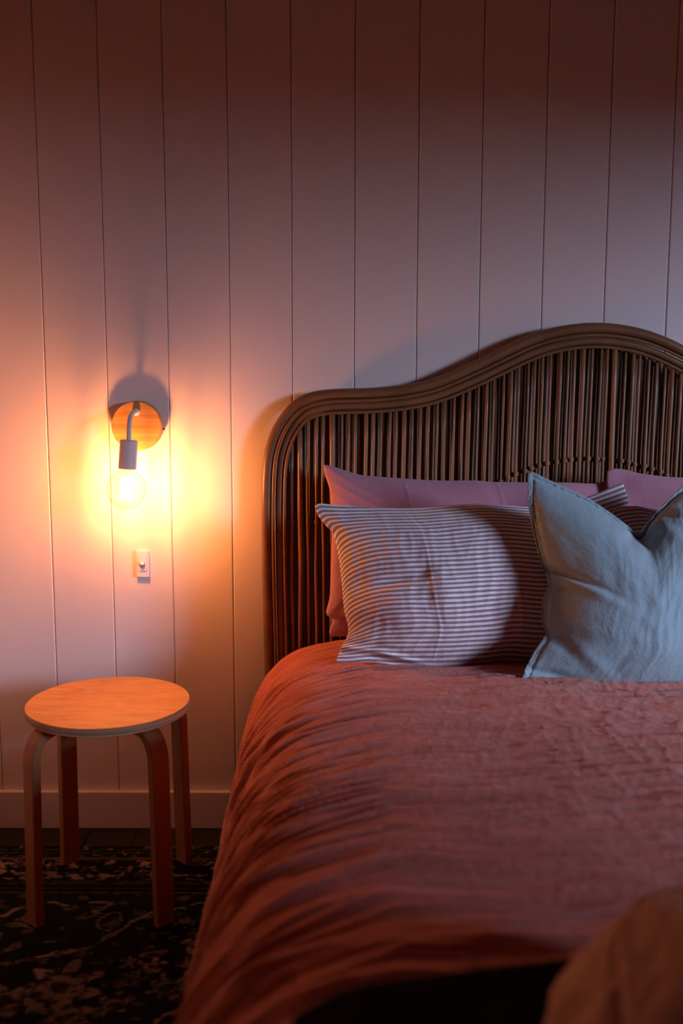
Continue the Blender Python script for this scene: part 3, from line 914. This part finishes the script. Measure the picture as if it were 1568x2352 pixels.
bm = bmesh.new(); rrect(bm, .0222, .0360, .0045, -.0105, -.0122, inset=.0006); sdone('mechanism', bm, M['white'])
bm = bmesh.new(); rrect(bm, .0150, .0150, .0065, -.0118, -.0135, inset=.0006, n=8); sdone('surround', bm, M['groove'])
bm = bmesh.new()
lathe(bm, [(0, 0), (.0065, 0), (.0062, .006), (.0045, .0085), (0, .0092)], 24)
bmesh.ops.scale(bm, verts=bm.verts, vec=(1, .8, 1)); bmesh.ops.rotate(bm, verts=bm.verts, cent=(0, 0, 0), matrix=Matrix.Rotation(R(68), 3, 'X')); bmesh.ops.translate(bm, verts=bm.verts, vec=(0, -.0125, .0005))
sdone('toggle', bm, M['white'])
for p in sw.children[-1].data.polygons: p.use_smooth = True

# ------------------------------------------------------------------ foot of the bed: dark blanket and beige bundle
def build_blanket():
    # a folded rectangle with a rounded near-left corner, lying on the duvet
    nx, ny = 120, 70
    x0, x1, yA, yB = -.05, 1.05, -1.545, -2.0
    u = np.linspace(0, 1, nx); v = np.linspace(0, 1, ny)
    U, V = np.meshgrid(u, v)
    X = x0 + (x1 - x0) * U
    front = yA - .085 * np.exp(-(U / .13)) - .004 * perlin(U * 6, U * 0, 3)
    Y = front + (yB - front) * V
    ex = np.minimum(U, 1 - U) * (x1 - x0); ey = np.minimum(V, 1 - V) * .45
    rnd = np.clip(np.minimum(ex, ey) / .012, 0, 1)
    th = .024 * np.sqrt(1 - (1 - rnd) ** 2)
    base = .588 - .22 * np.maximum(.02 - X, 0) ** 1.3 * 2
    Zt = base + th + .0015 * fbm(U * 12, V * 6, 5, 2)
    Zb = base - .001 + 0 * X
    Gt = np.stack([X, Y, Zt], -1); Gb = np.stack([X, Y, Zb], -1)
    uv = np.stack([U * 1.2, V * .5], -1)
    me = grid_mesh('blanket', [Gt[::-1], Gb], [uv[::-1], uv])
    o = link_mesh('blanket', me, M['black_wool'])
    tag(o, 'black folded blanket lying across the foot of the terracotta duvet', 'blanket')
build_blanket()
def build_bundle():
    nt, nr = 160, 90
    th = np.linspace(0, 2 * math.pi, nt); r = np.linspace(0.0, 1.0, nr)
    T, Q = np.meshgrid(th, r)
    cx, cy = .316, -1.70
    ax, ay, hh, z0 = .092, .15, .086, .612
    # superellipsoid dome, steeper on the left, tucked in at the base
    phi = Q * math.pi * .52
    rad = np.sin(phi) ** .8; zz = np.cos(phi)
    zz = np.sign(zz) * np.abs(zz) ** .95
    X = cx + ax * rad * np.cos(T) * (1 + .30 * sstep(.9, -.05, zz) + .25 * (1 - zz) ** 3) + .05 * (np.cos(T) > 0) * np.cos(T) * rad
    Y = cy + ay * rad * np.sin(T)
    X = X + .55 * np.minimum(Y - cy, 0)
    Z = z0 + .014 + hh * (zz + .02)
    G = np.stack([X, Y, Z], -1)
    n = grid_normals(G); n[..., :] *= np.sign((n[40, 40] * (G[40, 40] - np.array([cx, cy, z0 + .05]))).sum())
    cT, sT = np.cos(T), np.sin(T)
    h = .004 * fbm(cT * Q * 2.6 + 5, sT * Q * 2.6, 7, 3)
    h += .0035 * np.exp(-np.abs(perlin(cT * Q * 3.2 + 9, sT * Q * 2.2, 8)) / .10) * sstep(.15, .5, Q)
    h += .003 * perlin(cT * 3.1 + 4, sT * 3.1 + Q, 9) * sstep(.5, 1.0, Q)
    # one deep crease running over the shoulder, a gather at the top
    cr = Q - (.52 + .10 * np.sin(T - 1.2))
    h += -.007 * np.exp(-(cr / .022) ** 2) + .005 * np.exp(-((cr + .07) / .04) ** 2)
    dd = np.hypot(X - (cx + .01), Y - (cy + .01))
    h += -.006 * np.exp(-((X - cx - .004) / .010) ** 2) * np.exp(-((Q) / .22) ** 2)
    h[:, -1] = h[:, 0]
    G = G + n * h[..., None]
    G[..., 2] = np.maximum(G[..., 2], .613)
    me = grid_mesh('cloth_bundle', [G], [np.stack([T / 6, Q * .4], -1)])
    o = link_mesh('cloth_bundle', me, M['beige'])
    tag(o, 'rumpled beige cloth bundle on the dark blanket at the lower right', 'cloth')
build_bundle()
